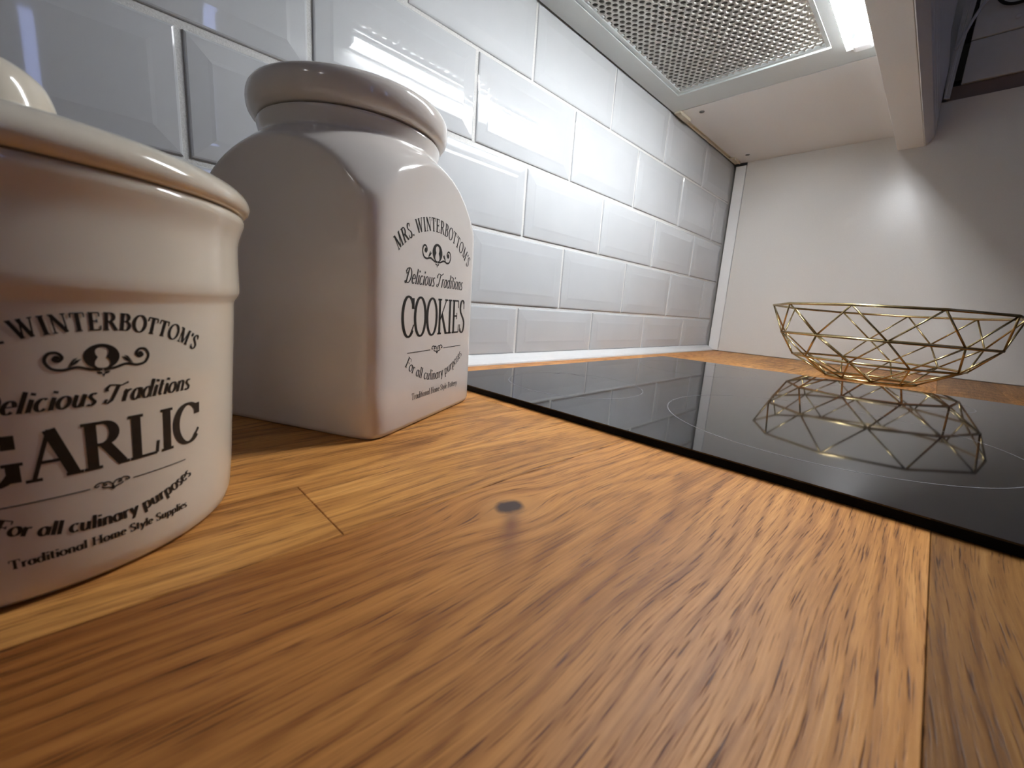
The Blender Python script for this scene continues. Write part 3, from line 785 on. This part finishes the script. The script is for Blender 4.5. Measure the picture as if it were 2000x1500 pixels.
def put_round(s, t_):
    z = t_/1000
    for (z0, r0), (z1, r1) in zip(PRF, PRF[1:]):
        if z0 <= z <= z1: r = r0+(r1-r0)*(z-z0)/(z1-z0); break
    else: r = .0645
    a = math.radians(-69)+s/62.4
    r += .00009
    return Vector((r*math.cos(a), r*math.sin(a), z))
def garlic_print():
    P = Print(put_round); P.text("MRS. WINTERBOTTOM'S", 0, 55, 4.7, 73.7, 1.35, arc_r=48, track=.04); P.done('brand_lettering', gj)
    P = Print(put_round); emblem(P, 0, 66.6, 3.45, 1.06); P.done('emblem', gj)
    P = Print(put_round); P.text('Delicious Traditions', 0, 47, 5.3, 53.4, 1.25, shear=.30, script=True, track=.02); P.done('script_lettering', gj)
    P = Print(put_round); P.text('GARLIC', 0, 55, 13.4, 35.0, 1.30); P.done('name_lettering', gj)
    P = Print(put_round); rule(P, 0, 29.4, 21.5, 5.0, .28); flourish(P, 0, 29.4, 4.1, 2.2); P.done('ornament_rule', gj)
    P = Print(put_round); P.text('For all culinary purposes', 0, 49.5, 3.9, 17.2, 1.5, arc_r=-50); P.done('purpose_lettering', gj)
    P = Print(put_round); P.text('Traditional Home Style Supplies', 0, 43.5, 2.6, 12.0, 1.5); P.done('supplies_lettering', gj)
garlic_print()

# ------------------------------------------------------------------ wire basket
BC = Vector((.9717, -.3942, 0)); PH0 = 1.7291
bk = empty('wire_basket', BC)
tag(bk, 'geometric gold wire fruit basket standing on the oak beside the hob', 'basket')
TILT = Matrix.Rotation(math.radians(1.0), 3, Vector((cf.x, cf.y, 0)).normalized())
rings_ = {'rim': (.1644, .1210, 0), 'mid': (.1473, .0710, .5), 'low': (.1187, .0322, 0), 'base': (.0638, .0026, .5)}
def bv(ring, k):
    r, z, off = rings_[ring]; a = PH0+(k+off)*2*PI/10
    p = TILT @ Vector((r*math.cos(a), r*math.sin(a), z))
    p.z = max(p.z, .0024) if ring != 'base' else .0024
    return p
def wire(name, a, b, r):
    bm = bmesh.new(); tube(bm, [a, b], r, 8); return obj(name, bm, M_gold, bk, True)
for ring, nm, r in (('rim', 'rim_ring', .0021), ('mid', 'middle_ring', .0021), ('low', 'lower_ring', .0020), ('base', 'base_ring', .0022)):
    bm = bmesh.new(); tube(bm, [bv(ring, k) for k in range(10)], r, 8, closed=True); obj(nm, bm, M_gold, bk, True)
for k in range(10):
    for a, b, o1, o2 in (('rim', 'mid', 0, -1), ('rim', 'mid', 0, 0), ('mid', 'low', 0, 0), ('mid', 'low', 0, 1), ('low', 'base', 0, -1), ('low', 'base', 0, 0)):
        wire('strut', bv(a, k+o1), bv(b, k+o2), .0014)
bm = bmesh.new()
tube(bm, [bv('base', 0), bv('base', 5)], .0016, 8); tube(bm, [bv('base', 2)+Vector((0, 0, .003)), bv('base', 7)+Vector((0, 0, .003))], .0016, 8)
obj('base_cross', bm, M_gold, bk, True)

# ------------------------------------------------------------------ room lights (ceiling spots behind the camera; far-left pair is added fill)
SPOTS = [(-1.85, -.62, .045, 'added ceiling spot at the far left, unseen fill light next to the tiled wall'), (-1.85, -1.35, .045, 'added ceiling spot at the far left, unseen fill light second from the tiled wall'),
         (.20, -1.25, .014, 'small recessed ceiling spot in front of the worktop, left one'), (.75, -1.45, .014, 'small recessed ceiling spot in front of the worktop, right one')]
for sx, sy, rb, lab in SPOTS:
    e = empty('ceiling_spot', (sx, sy, RZ1))
    tag(e, lab, 'ceiling light')
    obj('trim_ring', lathe([(rb*1.45, 0), (rb*1.45, -.004), (rb*1.15, -.006), (rb*1.05, -.001), (rb*1.05, 0)], 32, cap=False), M_white2, e)
    obj('bulb', lathe([(0, -.0035), (rb*.95, -.0035), (rb, -.0015)], 32, cap=False), M_bulb, e)
